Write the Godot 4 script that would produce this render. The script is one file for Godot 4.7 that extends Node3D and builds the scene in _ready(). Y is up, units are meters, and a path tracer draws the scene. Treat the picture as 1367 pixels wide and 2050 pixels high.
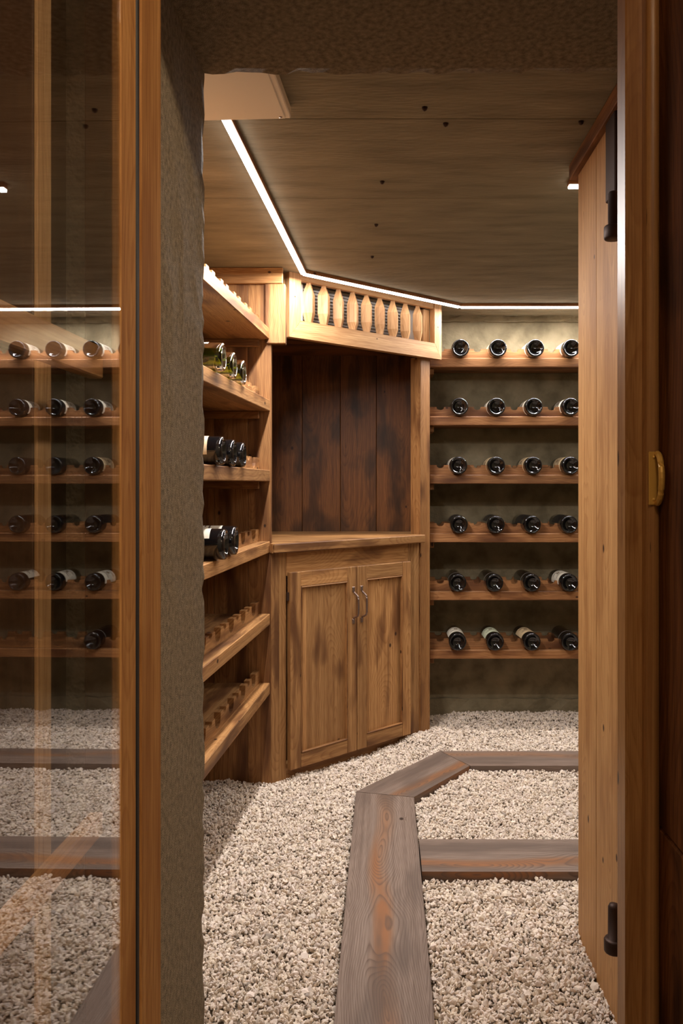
extends Node3D
# Units: metres, y up. Plan positions are written as (X, depth) with depth = -z; heights "rel" are measured from the eye.
const EYE := 1.02
const CEIL := 1.755
var names := {}
var M := {}
var rng := RandomNumberGenerator.new()
const TOPS := [0.522, 0.2815, 0.0402, -0.202, -0.441, -0.683]      # shelf tops on the back wall
const LTOPS := [0.53, 0.287, 0.049, -0.193, -0.439, -0.674]       # shelf tops on the left wall
const ROWS := ["top", "second", "third", "fourth", "fifth", "bottom"]
const COLS := ["first", "second", "third", "fourth", "fifth", "sixth"]

func _ready() -> void:
	rng.seed = 7
	camera_and_light()
	make_materials()
	setting()
	gravel_bed()
	doorway()
	left_rack()
	corner_cabinet()
	frieze()
	back_rack()
	path_planks()
	led_strips()
	bottles()

# ---------------------------------------------------------------- camera, light
func camera_and_light() -> void:
	var cam := Camera3D.new()
	cam.name = "camera"
	cam.projection = Camera3D.PROJECTION_FRUSTUM
	cam.near = 0.05
	cam.far = 50.0
	cam.size = 0.05 * 2050.0 / 1600.0
	cam.frustum_offset = Vector2(-(770.0 - 683.5) / 1600.0 * 0.05, -(1025.0 - 970.0) / 1600.0 * 0.05)
	cam.position = Vector3(0, EYE, 0)
	add_child(cam)
	cam.current = true
	var we := WorldEnvironment.new()
	we.name = "world_environment"
	var e := Environment.new()
	e.background_mode = Environment.BG_COLOR
	e.background_color = Color(0, 0, 0)
	e.tonemap_mode = Environment.TONE_MAPPER_LINEAR
	e.tonemap_exposure = 1.0
	e.sdfgi_enabled = true
	e.ssao_enabled = true
	e.ssil_enabled = true
	we.environment = e
	add_child(we)

const LED_ENERGY := 2.5       # per metre of strip
const LED_COLOR := Color(1.0, 0.985, 0.975)
const LOBBY_ENERGY := 2.1
const LOBBY_COLOR := Color(1.0, 0.9, 0.77)

# ---------------------------------------------------------------- helpers
func V(x: float, rel: float, depth: float) -> Vector3:
	return Vector3(x, rel + EYE, -depth)

func numbered(called: String) -> String:
	if not names.has(called):
		names[called] = 0
		return called
	names[called] += 1
	return "%s_%03d" % [called, names[called]]

func thing(called: String, label: String, category: String, at := Vector3.ZERO, turn := 0.0, group := "") -> Node3D:
	var o := Node3D.new()
	o.name = numbered(called)
	add_child(o)
	o.position = at
	o.rotation.y = turn
	tag(o, label, category, group)
	return o

func tag(o: Node, label: String, category := "", group := "", kind := "") -> void:
	if label: o.set_meta("label", label)
	if category: o.set_meta("category", category)
	if group: o.set_meta("group", group)
	if kind: o.set_meta("kind", kind)

func obj(called: String, mesh: Mesh, m: Material, parent: Node = self, at := Vector3.ZERO, turn := 0.0) -> MeshInstance3D:
	var o := MeshInstance3D.new()
	o.name = numbered(called) if parent == self else called
	o.mesh = mesh
	o.material_override = m
	o.position = at
	o.rotation.y = turn
	parent.add_child(o, true)
	return o

func structure(o: Node, label: String, category: String) -> Node:
	tag(o, label, category, "", "structure")
	return o

func begin() -> SurfaceTool:
	var st := SurfaceTool.new()
	st.begin(Mesh.PRIMITIVE_TRIANGLES)
	return st

func tri(st: SurfaceTool, p: Array, uv: Array, outward: Vector3) -> void:
	var n: Vector3 = (p[0] - p[2]).cross(p[0] - p[1])
	var order := [0, 1, 2]
	if n.dot(outward) < 0.0:
		order = [0, 2, 1]
		n = -n
	n = n.normalized()
	for k in order:
		st.set_normal(n)
		st.set_uv(uv[k])
		st.add_vertex(p[k])

func quad(st: SurfaceTool, p: Array, uv: Array, outward: Vector3) -> void:
	tri(st, [p[0], p[1], p[2]], [uv[0], uv[1], uv[2]], outward)
	tri(st, [p[0], p[2], p[3]], [uv[0], uv[2], uv[3]], outward)

# wood coordinates: u across the grain (tile 0.5 m), v along it (tile 1.5 m)
func wuv(p: Vector3, face: int, grain: int, off: Vector2) -> Vector2:
	if face == grain:
		return Vector2(p[(face + 1) % 3] / 0.5, p[(face + 2) % 3] / 1.5) + off
	return Vector2(p[3 - face - grain] / 0.5, p[grain] / 1.5) + off

# a board with chamfered edges, from corner lo to corner hi
func add_board(st: SurfaceTool, lo: Vector3, hi: Vector3, grain := 1, bevel := 0.002, off := Vector2.INF, xf := Transform3D.IDENTITY) -> void:
	if off == Vector2.INF:
		var size := hi - lo
		var wide := 0.0
		for k in 3:
			if k != grain: wide = maxf(wide, size[k])
		var sect := rng.randi_range(0, 2)
		var cen := (lo + hi) / 2
		off = Vector2((sect + 0.5) / 3.0 + rng.randf_range(-0.06, 0.06) - (cen[(grain + 1) % 3] if size[(grain + 1) % 3] > size[(grain + 2) % 3] else cen[(grain + 2) % 3]) / 0.5, rng.randf())
	var c := (lo + hi) / 2
	var h := (hi - lo) / 2
	var b := minf(bevel, minf(h.x, minf(h.y, h.z)) * 0.8)
	var pt := func(s: Vector3, face: int) -> Vector3:
		var q := h - Vector3(b, b, b)
		q[face] = h[face]
		return c + s * q
	for f in 3:
		var a := (f + 1) % 3
		var d := (f + 2) % 3
		for sf in [-1.0, 1.0]:
			var ring := []
			for sg in [[-1.0, -1.0], [1.0, -1.0], [1.0, 1.0], [-1.0, 1.0]]:
				var s := Vector3.ZERO
				s[f] = sf; s[a] = sg[0]; s[d] = sg[1]
				ring.append(pt.call(s, f))
			var out := Vector3.ZERO
			out[f] = sf
			quad(st, ring.map(func(p): return xf * p), ring.map(func(p): return wuv(p, f, grain, off)), xf.basis * out)
	for f in 3:                                      # edges along axis f
		var a := (f + 1) % 3
		var d := (f + 2) % 3
		for sa in [-1.0, 1.0]:
			for sd in [-1.0, 1.0]:
				var s0 := Vector3.ZERO
				var s1 := Vector3.ZERO
				s0[f] = -1.0; s0[a] = sa; s0[d] = sd
				s1[f] = 1.0; s1[a] = sa; s1[d] = sd
				var ring := [pt.call(s0, a), pt.call(s1, a), pt.call(s1, d), pt.call(s0, d)]
				var out := Vector3.ZERO
				out[a] = sa; out[d] = sd
				quad(st, ring.map(func(p): return xf * p), ring.map(func(p): return wuv(p, a if a != grain else d, grain, off)), xf.basis * out)
	for sx in [-1.0, 1.0]:
		for sy in [-1.0, 1.0]:
			for sz in [-1.0, 1.0]:
				var s := Vector3(sx, sy, sz)
				var ring := [pt.call(s, 0), pt.call(s, 1), pt.call(s, 2)]
				tri(st, ring.map(func(p): return xf * p), ring.map(func(p): return wuv(p, 0 if grain != 0 else 1, grain, off)), xf.basis * s)

func board(lo: Vector3, hi: Vector3, grain := 1, bevel := 0.002, off := Vector2.INF) -> ArrayMesh:
	var st := begin()
	add_board(st, lo.min(hi), lo.max(hi), grain, bevel, off)
	return st.commit()

# box in plan coordinates: X range, rel range, depth range -> a mesh in world coordinates
func pbox(x0: float, x1: float, r0: float, r1: float, d0: float, d1: float, grain := 1, bevel := 0.002) -> ArrayMesh:
	return board(Vector3(x0, r0 + EYE, -d1), Vector3(x1, r1 + EYE, -d0), grain, bevel)

# a flat outline in (x, y), pulled out along z from 0 to depth, with uv in metres
func add_extrude(st: SurfaceTool, poly: PackedVector2Array, depth: float, xf: Transform3D, grain := 0, off := Vector2.ZERO) -> void:
	var idx := Geometry2D.triangulate_polygon(poly)
	var luv := func(q: Vector2) -> Vector2:
		return (Vector2(q.y / 0.5, q.x / 1.5) if grain == 0 else Vector2(q.x / 0.5, q.y / 1.5)) + off
	for k in range(0, idx.size(), 3):
		for z in [0.0, depth]:
			var p := []
			var uv := []
			for j in 3:
				var q := poly[idx[k + j]]
				p.append(xf * Vector3(q.x, q.y, z))
				uv.append(luv.call(q))
			tri(st, p, uv, xf.basis * Vector3(0, 0, z - depth / 2))
	var clockwise := Geometry2D.is_polygon_clockwise(poly)
	for k in poly.size():
		var a := poly[k]
		var b := poly[(k + 1) % poly.size()]
		var nrm := Vector2(b.y - a.y, a.x - b.x)
		if clockwise: nrm = -nrm
		var ua: Vector2 = luv.call(a)
		var ub: Vector2 = luv.call(b)
		var dd := Vector2(depth / 0.5, 0)
		quad(st, [xf * Vector3(a.x, a.y, 0), xf * Vector3(b.x, b.y, 0), xf * Vector3(b.x, b.y, depth), xf * Vector3(a.x, a.y, depth)], [ua, ub, ub + dd, ua + dd], xf.basis * Vector3(nrm.x, nrm.y, 0))

# a turned shape about z: profile of Vector2(radius, z)
func add_lathe(st: SurfaceTool, prof: Array, seg := 28, xf := Transform3D.IDENTITY, from := 0.0, to := TAU) -> void:
	for k in prof.size() - 1:
		var a: Vector2 = prof[k]
		var b: Vector2 = prof[k + 1]
		for j in seg:
			var t0 := lerpf(from, to, float(j) / seg)
			var t1 := lerpf(from, to, float(j + 1) / seg)
			var p := [Vector3(a.x * cos(t0), a.x * sin(t0), a.y), Vector3(b.x * cos(t0), b.x * sin(t0), b.y), Vector3(b.x * cos(t1), b.x * sin(t1), b.y), Vector3(a.x * cos(t1), a.x * sin(t1), a.y)]
			var sl := (b - a).normalized()
			var outv := []
			for q in [[t0, 0], [t0, 1], [t1, 1], [t1, 0]]:
				outv.append(xf.basis * Vector3(sl.y * cos(q[0]), sl.y * sin(q[0]), -sl.x))
			var uv := [Vector2(float(j) / seg, float(k) / (prof.size() - 1)), Vector2(float(j) / seg, float(k + 1) / (prof.size() - 1)), Vector2(float(j + 1) / seg, float(k + 1) / (prof.size() - 1)), Vector2(float(j + 1) / seg, float(k) / (prof.size() - 1))]
			for t in [[0, 1, 2], [0, 2, 3]]:
				var q0: Vector3 = xf * p[t[0]]
				var q1: Vector3 = xf * p[t[1]]
				var q2: Vector3 = xf * p[t[2]]
				if (q0 - q1).length() < 1e-6 or (q1 - q2).length() < 1e-6 or (q0 - q2).length() < 1e-6:
					continue
				var o := [t[0], t[1], t[2]]
				if (q0 - q2).cross(q0 - q1).dot(outv[t[0]]) < 0:
					o = [t[0], t[2], t[1]]
				for i in o:
					st.set_uv(uv[i])
					st.add_vertex(xf * p[i])

func lathe(prof: Array, seg := 28, from := 0.0, to := TAU) -> ArrayMesh:
	var st := begin()
	add_lathe(st, prof, seg, Transform3D.IDENTITY, from, to)
	st.generate_normals()
	return st.commit()

# a round bar along a path of points
func add_tube(st: SurfaceTool, pts: Array, r: float, seg := 8) -> void:
	var rings := []
	for k in pts.size():
		var d: Vector3 = (pts[mini(k + 1, pts.size() - 1)] - pts[maxi(k - 1, 0)]).normalized()
		var up := Vector3.UP if absf(d.y) < 0.9 else Vector3.RIGHT
		var a := d.cross(up).normalized()
		var b := d.cross(a).normalized()
		var ring := []
		for j in seg:
			var t := TAU * j / seg
			ring.append(pts[k] + (a * cos(t) + b * sin(t)) * r)
		rings.append(ring)
	for k in pts.size() - 1:
		for j in seg:
			var q := [rings[k][j], rings[k + 1][j], rings[k + 1][(j + 1) % seg], rings[k][(j + 1) % seg]]
			var out: Vector3 = (q[0] + q[2]) / 2 - (pts[k] + pts[k + 1]) / 2
			quad(st, q, [Vector2(0, 0), Vector2(0, 1), Vector2(1, 1), Vector2(1, 0)], out)
	for e in [0, pts.size() - 1]:
		var out: Vector3 = pts[e] - pts[1 if e == 0 else e - 1]
		for j in range(1, seg - 1):
			tri(st, [rings[e][0], rings[e][j], rings[e][j + 1]], [Vector2.ZERO, Vector2.ZERO, Vector2.ZERO], out)

# a block of concrete whose faces and edges wander a little: subdivided box pushed about by noise
func rough_block(lo: Vector3, hi: Vector3, cell: float, amount: float, edge: float, sd: int) -> ArrayMesh:
	var st := begin()
	var nz := FastNoiseLite.new()
	nz.seed = sd
	nz.frequency = 9.0
	nz.fractal_octaves = 3
	var fine := FastNoiseLite.new()
	fine.seed = sd + 5
	fine.frequency = 34.0
	fine.fractal_octaves = 2
	var wob := func(p: Vector3) -> Vector3:
		var near := 0
		var q := p
		for k in 3:
			if p[k] - lo[k] < 1e-5 or hi[k] - p[k] < 1e-5: near += 1
		var w := Vector3(nz.get_noise_3dv(p), nz.get_noise_3dv(p + Vector3(31, 0, 0)), nz.get_noise_3dv(p + Vector3(0, 57, 0))) * amount
		if near >= 2:                                # broken arrises
			var bite := maxf(0.0, fine.get_noise_3dv(p) + 0.15) * edge
			for k in 3:
				if p[k] - lo[k] < 1e-5: q[k] += bite
				elif hi[k] - p[k] < 1e-5: q[k] -= bite
		return q + w
	for f in 3:
		var a := (f + 1) % 3
		var d := (f + 2) % 3
		var na := maxi(1, int(ceil((hi[a] - lo[a]) / cell)))
		var nd := maxi(1, int(ceil((hi[d] - lo[d]) / cell)))
		for sf in 2:
			var out := Vector3.ZERO
			out[f] = 1.0 if sf else -1.0
			for i in na:
				for j in nd:
					var p := []
					for g in [[0, 0], [1, 0], [1, 1], [0, 1]]:
						var q := Vector3.ZERO
						q[f] = hi[f] if sf else lo[f]
						q[a] = lerpf(lo[a], hi[a], float(i + g[0]) / na)
						q[d] = lerpf(lo[d], hi[d], float(j + g[1]) / nd)
						p.append(wob.call(q))
					quad(st, p, [Vector2.ZERO, Vector2.ZERO, Vector2.ZERO, Vector2.ZERO], out)
	return st.commit()

# ---------------------------------------------------------------- materials
func noise(sd: int, freq: float, oct := 4, type := FastNoiseLite.TYPE_SIMPLEX_SMOOTH) -> FastNoiseLite:
	var n := FastNoiseLite.new()
	n.seed = sd
	n.frequency = freq
	n.noise_type = type
	n.fractal_type = FastNoiseLite.FRACTAL_FBM
	n.fractal_octaves = oct
	return n

func bytes_of(n: FastNoiseLite, w: int, h: int, to_w: int, to_h: int) -> PackedByteArray:
	var im := n.get_seamless_image(w, h)
	im.convert(Image.FORMAT_L8)
	if w != to_w or h != to_h:
		im.resize(to_w, to_h, Image.INTERPOLATE_CUBIC)
	return im.get_data()

# a tile of wood 0.5 m across and 1.5 m along: growth rings cut by the saw (three boards), knots, fibre, blotches of stain
func wood_texture(sd: int, light: Color, dark: Color, stain: Color, rings: float, ring_amt: float, fibre_amt: float, stain_amt: float, knots: int, heart := Color(0, 0, 0, 0), smoke := 0.0) -> ImageTexture:
	var w := 1024
	var h := 1024
	var r := RandomNumberGenerator.new()
	r.seed = sd
	var fib := bytes_of(noise(sd, 0.2, 2), w, 96, w, h)
	var fib2 := bytes_of(noise(sd + 1, 0.035, 3), w, 20, w, h)
	var warp := bytes_of(noise(sd + 2, 0.02, 2), 128, 64, w, h)
	var blot := bytes_of(noise(sd + 3, 0.016, 4), 256, 160, w, h)
	var smk := bytes_of(noise(sd + 9, 0.012, 4), 256, 384, w, h)
	var off := PackedFloat32Array()
	off.resize(w * h)
	var kd := PackedFloat32Array()
	kd.resize(w * h)
	for k in knots:
		var kx := r.randi_range(20, w - 20)
		var ky := r.randi_range(60, h - 60)
		var ra := r.randf_range(7.0, 15.0)
		var R := int(ra * 4.0)
		for y in range(-R, R + 1):
			var yy := ky + y
			if yy < 0 or yy >= h: continue
			for x in range(-R, R + 1):
				var xx := kx + x
				if xx < 0 or xx >= w: continue
				var d2 := (x * x + y * y * 4.0) / (ra * ra)
				off[yy * w + xx] += 4.0 * exp(-d2 * 0.45)
				kd[yy * w + xx] = maxf(kd[yy * w + xx], clampf(1.25 - d2, 0.0, 1.0))
	var data := PackedByteArray()
	data.resize(w * h * 3)
	var ph := [r.randf() * TAU, r.randf() * TAU, r.randf() * TAU, r.randf() * TAU, r.randf() * TAU, r.randf() * TAU]
	var tone := [r.randf_range(0.92, 1.0), r.randf_range(0.98, 1.06), r.randf_range(0.9, 1.03)]
	var sec_w := 0.5 / 3.0
	for y in h:
		var t := TAU * y / h
		var dd := []
		var xo := []
		for s in 3:
			dd.append(0.024 + 0.016 * sin(t * 2 + ph[s]) + 0.009 * sin(t * 5 + ph[s + 3]))
			xo.append(0.012 * sin(t + ph[s + 2]) + 0.006 * sin(t * 3 + ph[s]) + (s - 1) * 0.035)
		for x in w:
			var i := y * w + x
			var X := 0.5 * x / w
			var s := mini(2, int(X / sec_w))
			var dx: float = X - (s + 0.5) * sec_w - xo[s]
			var v: float = sqrt(dx * dx + dd[s] * dd[s]) * rings + (warp[i] - 128) * 0.022 + off[i]
			var p := v - floorf(v)
			var ring := p * p * p if p < 0.9 else (1.0 - p) * 7.3
			var q := ring * ring_amt + (fib[i] / 255.0 - 0.5) * fibre_amt + (fib2[i] / 255.0 - 0.5) * fibre_amt * 0.9
			q = clampf(q + 0.28, 0.0, 1.0)
			var c := light.lerp(dark, q)
			if heart.a > 0.0:
				var hz := clampf(1.0 - absf(dx) / 0.032, 0.0, 1.0) * clampf((warp[i] - 80) / 60.0, 0.45, 1.0)
				c = c.lerp(heart.lerp(dark, ring * 0.9), minf(1.0, hz * 1.4) * heart.a)
			var b := clampf((blot[i] / 255.0 - 0.52) * 3.4, 0.0, 1.0) * stain_amt
			c = c.lerp(stain, b)
			if smoke > 0.0:
				c = c.lerp(Color(0.045, 0.032, 0.024), clampf((smk[i] / 255.0 - 0.5) * 3.0, 0.0, 1.0) * smoke)
			c = c.lerp(Color(0.12, 0.06, 0.03), kd[i] * 0.75)
			var tn: float = tone[s]
			data[i * 3] = clampi(int(c.r * tn * 255), 0, 255)
			data[i * 3 + 1] = clampi(int(c.g * tn * 255), 0, 255)
			data[i * 3 + 2] = clampi(int(c.b * tn * 255), 0, 255)
	return ImageTexture.create_from_image(Image.create_from_data(w, h, false, Image.FORMAT_RGB8, data))

func wood(called: String, tex: Texture2D, tint: Color, rough := 0.55, bump := 0.03) -> void:
	var m := StandardMaterial3D.new()
	m.resource_name = called
	m.albedo_texture = tex
	m.albedo_color = tint
	m.roughness = rough
	m.metallic_specular = 0.4
	if bump > 0.0:
		m.heightmap_enabled = true
		m.heightmap_texture = tex
		m.heightmap_scale = bump
	M[called] = m

func ramp(stops: Array) -> Gradient:
	var g := Gradient.new()
	var o := PackedFloat32Array()
	var c := PackedColorArray()
	for s in stops:
		o.append(s[0]); c.append(s[1])
	g.offsets = o
	g.colors = c
	return g

func noise_tex(n: FastNoiseLite, size: int, g: Gradient = null) -> NoiseTexture2D:
	var t := NoiseTexture2D.new()
	t.width = size
	t.height = size
	t.seamless = true
	t.generate_mipmaps = false
	t.noise = n
	if g: t.color_ramp = g
	return t

func concrete(called: String, stops: Array, scale: float, bump_noise: FastNoiseLite, bump: float, rough := 0.9, grain := 0.012, stretch := Vector3.ONE) -> void:
	var m := StandardMaterial3D.new()
	m.resource_name = called
	m.albedo_texture = noise_tex(noise(called.hash() % 1000, grain, 6), 512, ramp(stops))
	m.heightmap_enabled = true
	m.heightmap_texture = noise_tex(bump_noise, 512)
	m.heightmap_scale = bump
	m.uv1_triplanar = true
	m.uv1_world_triplanar = true
	m.uv1_scale = stretch * scale
	m.roughness = rough
	m.metallic_specular = 0.3
	M[called] = m

func plain(called: String, c: Color, rough: float, metal := 0.0) -> StandardMaterial3D:
	var m := StandardMaterial3D.new()
	m.resource_name = called
	m.albedo_color = c
	m.roughness = rough
	m.metallic = metal
	M[called] = m
	return m

func rgb8(r: int, g: int, b: int) -> Color:
	return Color(r / 255.0, g / 255.0, b / 255.0)

func make_materials() -> void:
	var honey := wood_texture(11, rgb8(196, 158, 112), rgb8(142, 102, 64), rgb8(92, 60, 36), 150.0, 0.5, 0.8, 0.75, 9)
	var clean := wood_texture(23, rgb8(206, 166, 118), rgb8(158, 114, 72), rgb8(146, 102, 62), 120.0, 0.42, 0.85, 0.5, 7)
	var weathered := wood_texture(37, rgb8(150, 130, 116), rgb8(98, 78, 66), rgb8(96, 80, 70), 190.0, 0.75, 0.5, 0.6, 3, Color(0.58, 0.38, 0.24, 0.9))
	var dark := wood_texture(51, rgb8(128, 92, 60), rgb8(82, 54, 34), rgb8(54, 36, 22), 110.0, 0.45, 0.7, 0.6, 4, Color(0, 0, 0, 0), 0.36)
	wood("honey", honey, Color(0.92, 0.85, 0.76))
	wood("honey_deep", honey, Color(0.84, 0.75, 0.65))
	wood("honey_red", honey, Color(0.84, 0.74, 0.67))
	wood("pale", clean, Color(0.97, 0.94, 0.92))
	wood("jamb", clean, Color(0.96, 0.9, 0.8))
	wood("frame", clean, Color(0.80, 0.73, 0.63), 0.75)
	M.frame.metallic_specular = 0.2
	wood("frame_lit", clean, Color(0.84, 0.77, 0.68), 0.36)  # brighter copy of the frame wood; LED light on it put into the tint
	wood("strip", clean, Color(1, 1, 1), 0.7)  # brightest copy of this wood: lit side of the wall post, by colour
	wood("frame_shaded", clean, Color(0.36, 0.28, 0.22), 0.7)  # dark copy of the same wood, with shade put into the tint
	wood("weathered", weathered, Color(1, 1, 1), 0.7, 0.06)
	wood("niche", dark, Color(1.0, 0.87, 0.68), 0.5)
	wood("leaf", dark, Color(0.9, 0.78, 0.66), 0.9, 0.25)
	M.leaf.metallic_specular = 0.1
	var pits := noise(5, 0.05, 5)
	concrete("ceiling", [[0.0, rgb8(120, 111, 92)], [0.45, rgb8(138, 129, 109)], [0.7, rgb8(144, 134, 113)], [1.0, rgb8(160, 149, 127)]], 1.1, noise(71, 0.09, 5), 0.22, 0.9, 0.014, Vector3(0.4, 1.0, 1.7))
	concrete("reveal", [[0.0, rgb8(94, 84, 69)], [0.4, rgb8(122, 109, 90)], [0.6, rgb8(130, 117, 97)], [1.0, rgb8(152, 138, 117)]], 3.2, noise(72, 0.3, 3), 0.2, 0.9, 0.05)
	concrete("olive_wall", [[0.0, rgb8(96, 86, 66)], [0.5, rgb8(124, 112, 88)], [1.0, rgb8(142, 128, 102)]], 1.2, noise(73, 0.07, 5), 0.2)
	concrete("stucco", [[0.0, rgb8(120, 112, 98)], [1.0, rgb8(150, 140, 122)]], 3.0, noise(74, 0.05, 3), 0.6)
	concrete("earth", [[0.0, rgb8(96, 84, 70)], [1.0, rgb8(150, 134, 116)]], 3.0, noise(75, 0.1, 4), 0.5)
	var stone := plain("stone", Color(1, 1, 1), 0.95)
	stone.vertex_color_use_as_albedo = true
	stone.metallic_specular = 0.2
	plain("iron", rgb8(64, 46, 38), 0.55, 0.6)
	plain("steel", rgb8(150, 130, 120), 0.35, 0.9)
	plain("brass", rgb8(214, 168, 84), 0.4, 0.35)
	plain("white_plastic", rgb8(225, 216, 205), 0.5)
	plain("white_paint", rgb8(240, 230, 216), 0.6)
	plain("grey_metal", rgb8(196, 190, 184), 0.5, 0.0)
	plain("rubber", rgb8(16, 13, 14), 0.6)
	plain("cream_paper", rgb8(226, 216, 196), 0.7)
	plain("green_paper", rgb8(206, 210, 180), 0.7)
	plain("tan_paper", rgb8(206, 180, 140), 0.7)
	plain("dark_paper", rgb8(30, 27, 26), 0.4)
	plain("grey_paper", rgb8(120, 114, 108), 0.6)
	# label print: illegible lines and a crest, flat on the paper (u runs round the bottle, v along it)
	var im := Image.create(96, 192, false, Image.FORMAT_RGB8)
	im.fill(Color(1, 1, 1))
	for q in [[22, 84, 52, 3], [30, 92, 36, 2], [20, 114, 56, 2], [24, 119, 48, 1], [41, 97, 14, 11]]:
		im.fill_rect(Rect2i(q[0], q[1], q[2], q[3]), Color(0.35, 0.3, 0.28))
	im.fill_rect(Rect2i(44, 100, 8, 5), Color(0.8, 0.72, 0.6))
	var lt := ImageTexture.create_from_image(im)
	for p in ["cream_paper", "green_paper", "tan_paper"]:
		M[p].albedo_texture = lt
	plain("foil", rgb8(40, 22, 24), 0.35, 0.4)
	var g := plain("bottle_glass", rgb8(14, 13, 14), 0.07)
	g.clearcoat_enabled = true
	g.clearcoat = 0.5
	g.clearcoat_roughness = 0.04
	var gg := plain("green_glass", Color(0.42, 0.5, 0.08, 0.0), 0.03)
	gg.refraction_enabled = true
	gg.refraction_scale = 0.05
	var pane := plain("pane_glass", Color(0.02, 0.02, 0.02, 0.0), 0.0)
	pane.transparency = BaseMaterial3D.TRANSPARENCY_ALPHA
	var glow := plain("led_diffuser", rgb8(255, 250, 244), 0.5)
	glow.emission_enabled = true
	glow.emission = Color(1.0, 0.975, 0.955)
	glow.emission_energy_multiplier = 10.0
	var lob := plain("lamp_glass", rgb8(255, 240, 220), 0.5)
	lob.emission_enabled = true
	lob.emission = Color(1.0, 0.85, 0.68)
	lob.emission_energy_multiplier = 2.0

# ---------------------------------------------------------------- the room
func setting() -> void:
	var fl := obj("floor", pbox(-1.5, 1.6, -1.22, -1.035, -1.3, 3.9), M.earth)
	structure(fl, "earth floor under the gravel of the wine cellar", "floor")
	# ceiling: formwork boards with open joints under a slab
	var ce := obj("ceiling", pbox(-1.5, 1.6, 0.745, 0.90, 0.92, 3.9, 0, 0.0), M.ceiling)
	structure(ce, "brown board-marked concrete ceiling over the cellar", "ceiling")
	var cuts := [1.162, 1.607, 2.052, 2.497, 2.942, 3.387, 3.62]
	for k in cuts.size() - 1:
		obj("ceiling_panel", pbox(-0.9, 1.4, 0.735, 0.7451, cuts[k] + 0.0012, cuts[k + 1] - 0.0012, 0, 0.001), M.ceiling, ce)
	for s in [[850, 215], [892, 247], [765, 363], [753, 449], [745, 513], [1163, 243], [703, 590]]:
		var d: float = 0.735 * 1600.0 / (970.0 - s[1])
		var st := begin()
		var x: float = (s[0] - 770.0) / 1600.0 * d
		add_lathe(st, [Vector2(0, 0), Vector2(0.006, 0.001), Vector2(0.0045, 0.006), Vector2(0, 0.009)], 7, Transform3D(Basis(Vector3.RIGHT, PI / 2), V(x, 0.736, d)))
		st.generate_normals()
		obj("nail_stub", st.commit(), M.iron, ce)
	structure(obj("wall_back", pbox(-1.5, 1.6, -1.2, 0.9, 3.49, 3.85, 0, 0.0), M.olive_wall), "olive plastered back wall behind the bottle shelves", "wall")
	structure(obj("trim_1", rough_block(V(0.19, 0.7065, 3.49), V(1.4, 0.736, 3.475).max(V(0.2, 0.737, 3.474)), 0.03, 0.002, 0.008, 4), M.olive_wall), "narrow plaster ledge along the top of the back wall", "trim")
	structure(obj("trim_2", rough_block(V(0.17, -1.12, 3.495), V(1.4, -0.93, 3.475), 0.05, 0.008, 0.012, 9), M.olive_wall), "rough plaster footing along the base of the back wall", "trim")
	structure(obj("wall_left", pbox(-1.5, -0.74, -1.2, 0.9, 1.28, 3.6, 0, 0.0), M.olive_wall), "plastered left wall behind the left bottle rack", "wall")
	structure(obj("wall_right", pbox(1.38, 1.6, -1.2, 0.9, 1.2, 3.6, 0, 0.0), M.olive_wall), "plastered right wall of the cellar", "wall")
	# the thick wall with the doorway
	structure(obj("wall_front_left", rough_block(V(-0.9, -1.12, 1.30), V(-0.293, 0.70, 0.91), 0.02, 0.0008, 0.005, 21), M.reveal), "rough concrete reveal of the cellar doorway beside the glass door", "wall")
	structure(obj("wall_front_outer", pbox(-1.5, -0.895, -1.2, 1.3, 0.91, 1.29, 1, 0.0), M.reveal), "concrete front wall running left from the doorway", "wall")
	structure(obj("wall_front_right", pbox(0.40, 1.6, -1.2, 1.3, 0.905, 1.25, 1, 0.0), M.reveal), "concrete front wall right of the doorway", "wall")
	structure(obj("wall_front_inner", pbox(0.50, 1.6, -1.2, 0.74, 1.24, 1.80, 1, 0.0), M.olive_wall), "thick concrete pier behind the plank-lined jamb", "wall")
	structure(obj("wall_front_top", rough_block(V(-0.9, 0.667, 1.30), V(0.9, 0.80, 0.91), 0.02, 0.001, 0.008, 33), M.reveal), "concrete lintel across the top of the cellar doorway", "wall")
	structure(obj("wall_front_upper", pbox(-1.5, 1.6, 0.795, 1.3, 0.905, 1.0, 1, 0.0), M.reveal), "concrete wall above the doorway lintel", "wall")
	# the lobby in which one stands
	structure(obj("wall_rear", pbox(-1.5, 1.6, -1.2, 1.4, -1.3, -1.2, 1, 0.0), M.stucco), "stucco wall of the lobby behind the viewer", "wall")
	structure(obj("wall_lobby_left", pbox(-1.5, -1.4, -1.2, 1.4, -1.25, 0.91, 1, 0.0), M.stucco), "stucco wall on the left of the lobby", "wall")
	structure(obj("wall_lobby_right", pbox(1.4, 1.6, -1.2, 1.4, -1.25, 0.91, 1, 0.0), M.stucco), "stucco wall on the right of the lobby", "wall")
	structure(obj("ceiling_lobby", pbox(-1.5, 1.6, 1.25, 1.4, -1.3, 0.91, 0, 0.0), M.stucco), "plastered ceiling of the lobby", "ceiling")
	structure(obj("wall_lobby_front", pbox(-1.4, -0.30, -1.05, 1.3, 0.885, 0.91, 1, 0.0), M.stucco), "grey stucco wall seen through the glass door", "wall")
	# access panel hanging under the ceiling
	var ap := thing("access_panel", "cream white access panel hanging under the ceiling by the lintel", "access panel", V(-0.182, 0.712, 1.555), deg_to_rad(-3.0))
	obj("box", board(Vector3(-0.32, 0, 0.0), Vector3(0, 0.0225, 0.32), 0, 0.002), M.white_paint, ap)
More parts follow.
